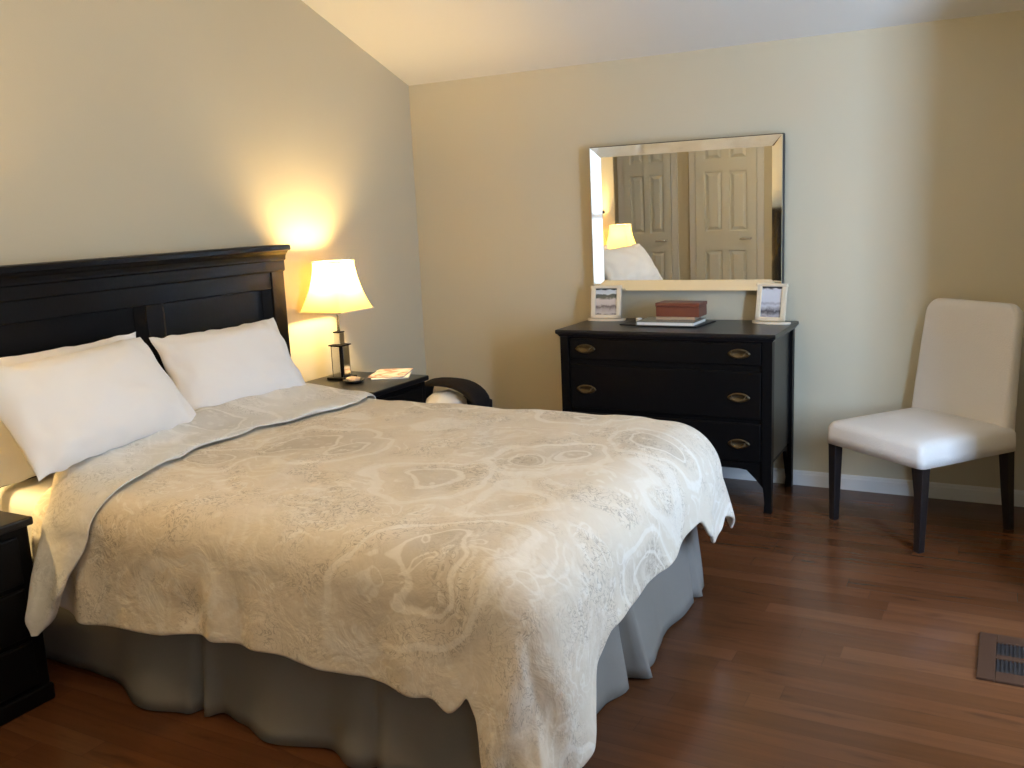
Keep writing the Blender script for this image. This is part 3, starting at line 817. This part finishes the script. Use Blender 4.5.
tag(o, 'thin tan book between the wooden box and the grey-green book', 'book')
t = tag(empty('wooden_box', (1.702, -.20, DH + .0408), (0, 0, rad(-2))), 'reddish-brown lidded wooden box on top of the book stack on the dresser', 'box')
bm = newbm(); bx(bm, -.113, .113, -.06, .06, 0, .050, .002); obj('box_body', bm, REDBOX, t)
bm = newbm(); bx(bm, -.116, .116, -.063, .063, .0505, .070, .004); obj('lid', bm, REDBOX, t)
bm = newbm(); lathe(bm, [(.013, 0), (.016, .003), (.016, .016), (.012, .020)], n=16); o = obj('jar', bm, WHITEP, None, True, loc=(1.475, -.20, DH + .0062))
tag(o, 'tiny white jar at the left of the stacked books on the dresser', 'jar')

# ------------------------------------------------------------------ chair
CHW, CHD, CHA = .482, .522, -.6568
fl = Vector((2.505, -.482)); s_, c_ = math.sin(CHA), math.cos(CHA)
cc = fl + Vector((c_ * CHW / 2 - s_ * CHD / 2, s_ * CHW / 2 + c_ * CHD / 2))
t = tag(empty('dining_chair', (cc.x, cc.y, 0), (0, 0, CHA)), 'cream slipcovered chair with dark wooden legs against the back wall', 'chair')
hx, hy = CHW / 2, CHD / 2
SEAT = .465
def leg_bm(px, py, dx, dy, top):
    bm = newbm(); w = .021
    loft(bm, [[(px + dx + a * r, py + dy + b_ * r, z) for a, b_ in ((-1, -1), (1, -1), (1, 1), (-1, 1))] for (r, z, dx, dy) in ((.0155, 0, dx, dy), (.019, .18, dx * .5, dy * .5), (.023, top, 0, 0))])
    return bm
for (px, py, dx, dy) in ((-hx, -hy, 0, 0), (hx, -hy, 0, 0), (-hx, hy - .04, 0, .045), (hx, hy - .04, 0, .045)):
    o = obj('leg', leg_bm(px, py, dx, dy, .40), LEGW, t); mod_bevel(o, .003)
# seat with skirted slipcover: rounded top, flared hem
bm = newbm()
def rrect(ex, y0, y1, z, r=.03, n=6):
    out = []
    for (qx, qy, a0) in ((1, 1, 0), (-1, 1, 90), (-1, -1, 180), (1, -1, 270)):
        yy = y1 if qy > 0 else y0
        for i in range(n + 1):
            a = rad(a0 + 90 * i / n); out.append((qx * (ex - r) + r * math.cos(a), yy - qy * r + r * math.sin(a), z))
    return out
E_ = hx + .03; Y0_, Y1_ = -hy - .035, hy + .0
loft(bm, [rrect(E_ - .012, Y0_ + .012, Y1_ - .01, .362), rrect(E_ + .001, Y0_ - .001, Y1_, .360), rrect(E_, Y0_, Y1_, .40), rrect(E_ - .002, Y0_ + .002, Y1_, .435), rrect(E_ - .012, Y0_ + .010, Y1_ - .01, .456, .04),
          rrect(E_ - .05, Y0_ + .05, Y1_ - .05, SEAT + .004, .05), rrect(E_ - .14, Y0_ + .14, Y1_ - .14, SEAT + .008, .06)])
o = obj('seat', bm, SLIP, t, True)
# backrest: rounded slab leaning back
bm = newbm(); rings = []
fs = [i / 14 * .88 for i in range(15)] + [.88 + .12 * math.sin(PI / 2 * i / 9) for i in range(1, 10)]
for f in fs:
    z = .40 + f * (.972 - .40)
    lean = .012 + .055 * f ** 1.2; th = .075 - .02 * f
    ex = E_ - .014 - .020 * f
    k_ = max(0, (f - .88) / .12); ex -= .06 * (1 - math.sqrt(max(0, 1 - k_ ** 2)))
    th *= math.sqrt(max(.12, 1 - (max(0, (f - .93) / .07)) ** 2.2 * .75))
    yc = hy - .045 + lean
    rings.append([(p[0], p[1], z) for p in rrect(ex, yc - th / 2, yc + th / 2, z, min(.024, th * .46), 4)])
loft(bm, rings)
o = obj('backrest', bm, SLIP, t, True)

# ------------------------------------------------------------------ floor vent
t = tag(empty('floor_vent', (3.283, -1.645, 0)), 'brown floor register with dark slots, on the floor at the right edge', 'vent')
vx, vy = .150, .165
bm = newbm()
for (a, b_, c, d) in ((-vx, -vx + .05, -vy, vy), (vx - .05, vx, -vy, vy), (-vx + .05, vx - .05, -vy, -vy + .06), (-vx + .05, vx - .05, vy - .06, vy), (-vx + .05, vx - .05, -.014, .014)):
    bx(bm, a, b_, c, d, .0005, .009, .002)
fr = obj('vent_frame', bm, VENT, t)
bm = newbm(); bx(bm, -vx + .045, vx - .045, -vy + .055, vy - .055, .0005, .002); obj('vent_well', bm, VENTD, t)
bm = newbm(); nsl = 17
for i in range(nsl):
    xx = -vx + .05 + (2 * vx - .10) * (i + .5) / nsl
    bx(bm, xx - .0025, xx + .0025, -vy + .06, vy - .06, .002, .006)
obj('vent_slats', bm, plain('vent_slat_dark', (.010, .007, .007), .8, bump=.03), t)

# ------------------------------------------------------------------ daylight and an added warm fill
def area(name, loc, rot, sx, sy, watts, col):
    l = bpy.data.lights.new(name, 'AREA'); l.shape = 'RECTANGLE'; l.size = sx; l.size_y = sy; l.energy = watts; l.color = col
    o = bpy.data.objects.new(name, l); COL.objects.link(o); o.location = loc; o.rotation_euler = rot
    return o
XW, a, b_, z0, z1 = WINS[0]
area('window_daylight', (XW + .16, (a + b_) / 2, (z0 + z1) / 2), (0, rad(90), 0), z1 - z0, b_ - a, 64., (.52, .70, 1.))
area('window_daylight', ((SW[0] + SW[1]) / 2, BY0 - .16, (SW[2] + SW[3]) / 2), (rad(90), 0, 0), SW[1] - SW[0], SW[3] - SW[2], 205., (.48, .68, 1.))  # added light behind the unseen cheek window, aimed at the back wall
pl = bpy.data.lights.new('added_warm_fill', 'POINT'); pl.energy = 30.; pl.color = (1., .76, .44); pl.shadow_soft_size = .14  # added warm fill below the ceiling for bed and floor, no fixture
po = bpy.data.objects.new('added_warm_fill', pl); COL.objects.link(po); po.location = (1.85, -3.75, 2.55)
XW, a, b_, z0, z1 = WINS[1]
area('window_daylight', (XW + .16, (a + b_) / 2, (z0 + z1) / 2), (0, rad(90), 0), z1 - z0, b_ - a, 9., (.80, .88, 1.))
w = bpy.data.worlds.new('sky'); SC.world = w; w.use_nodes = True
wn = w.node_tree; sky = wn.nodes.new('ShaderNodeTexSky'); sky.sky_type = 'HOSEK_WILKIE'; sky.sun_direction = (-.3, .6, .7); sky.turbidity = 4.
wn.links.new(sky.outputs[0], wn.nodes['Background'].inputs[0]); wn.nodes['Background'].inputs[1].default_value = .5

# ------------------------------------------------------------------ camera
yaw, pitch, roll, F = -.499, -.1852, -.0443, 927.654
f = Vector((math.sin(yaw) * math.cos(pitch), math.cos(yaw) * math.cos(pitch), math.sin(pitch)))
r = Vector((math.cos(yaw), -math.sin(yaw), 0)); u = r.cross(f)
r2 = r * math.cos(roll) + u * math.sin(roll); u2 = -r * math.sin(roll) + u * math.cos(roll)
cd = bpy.data.cameras.new('camera'); cam = bpy.data.objects.new('camera', cd); COL.objects.link(cam)
M = Matrix((r2, u2, -f)).transposed().to_4x4(); M.translation = (3.1722, -4.7192, 1.4499); cam.matrix_world = M
cd.sensor_width = 36.; cd.sensor_fit = 'HORIZONTAL'; cd.lens = F / 1024 * 36.; cd.clip_start = .02
SC.camera = cam
SC.view_settings.view_transform = 'Standard'
SC.view_settings.look = 'None'
SC.view_settings.exposure = 0.
SC.cycles.max_bounces = 8; SC.cycles.diffuse_bounces = 5
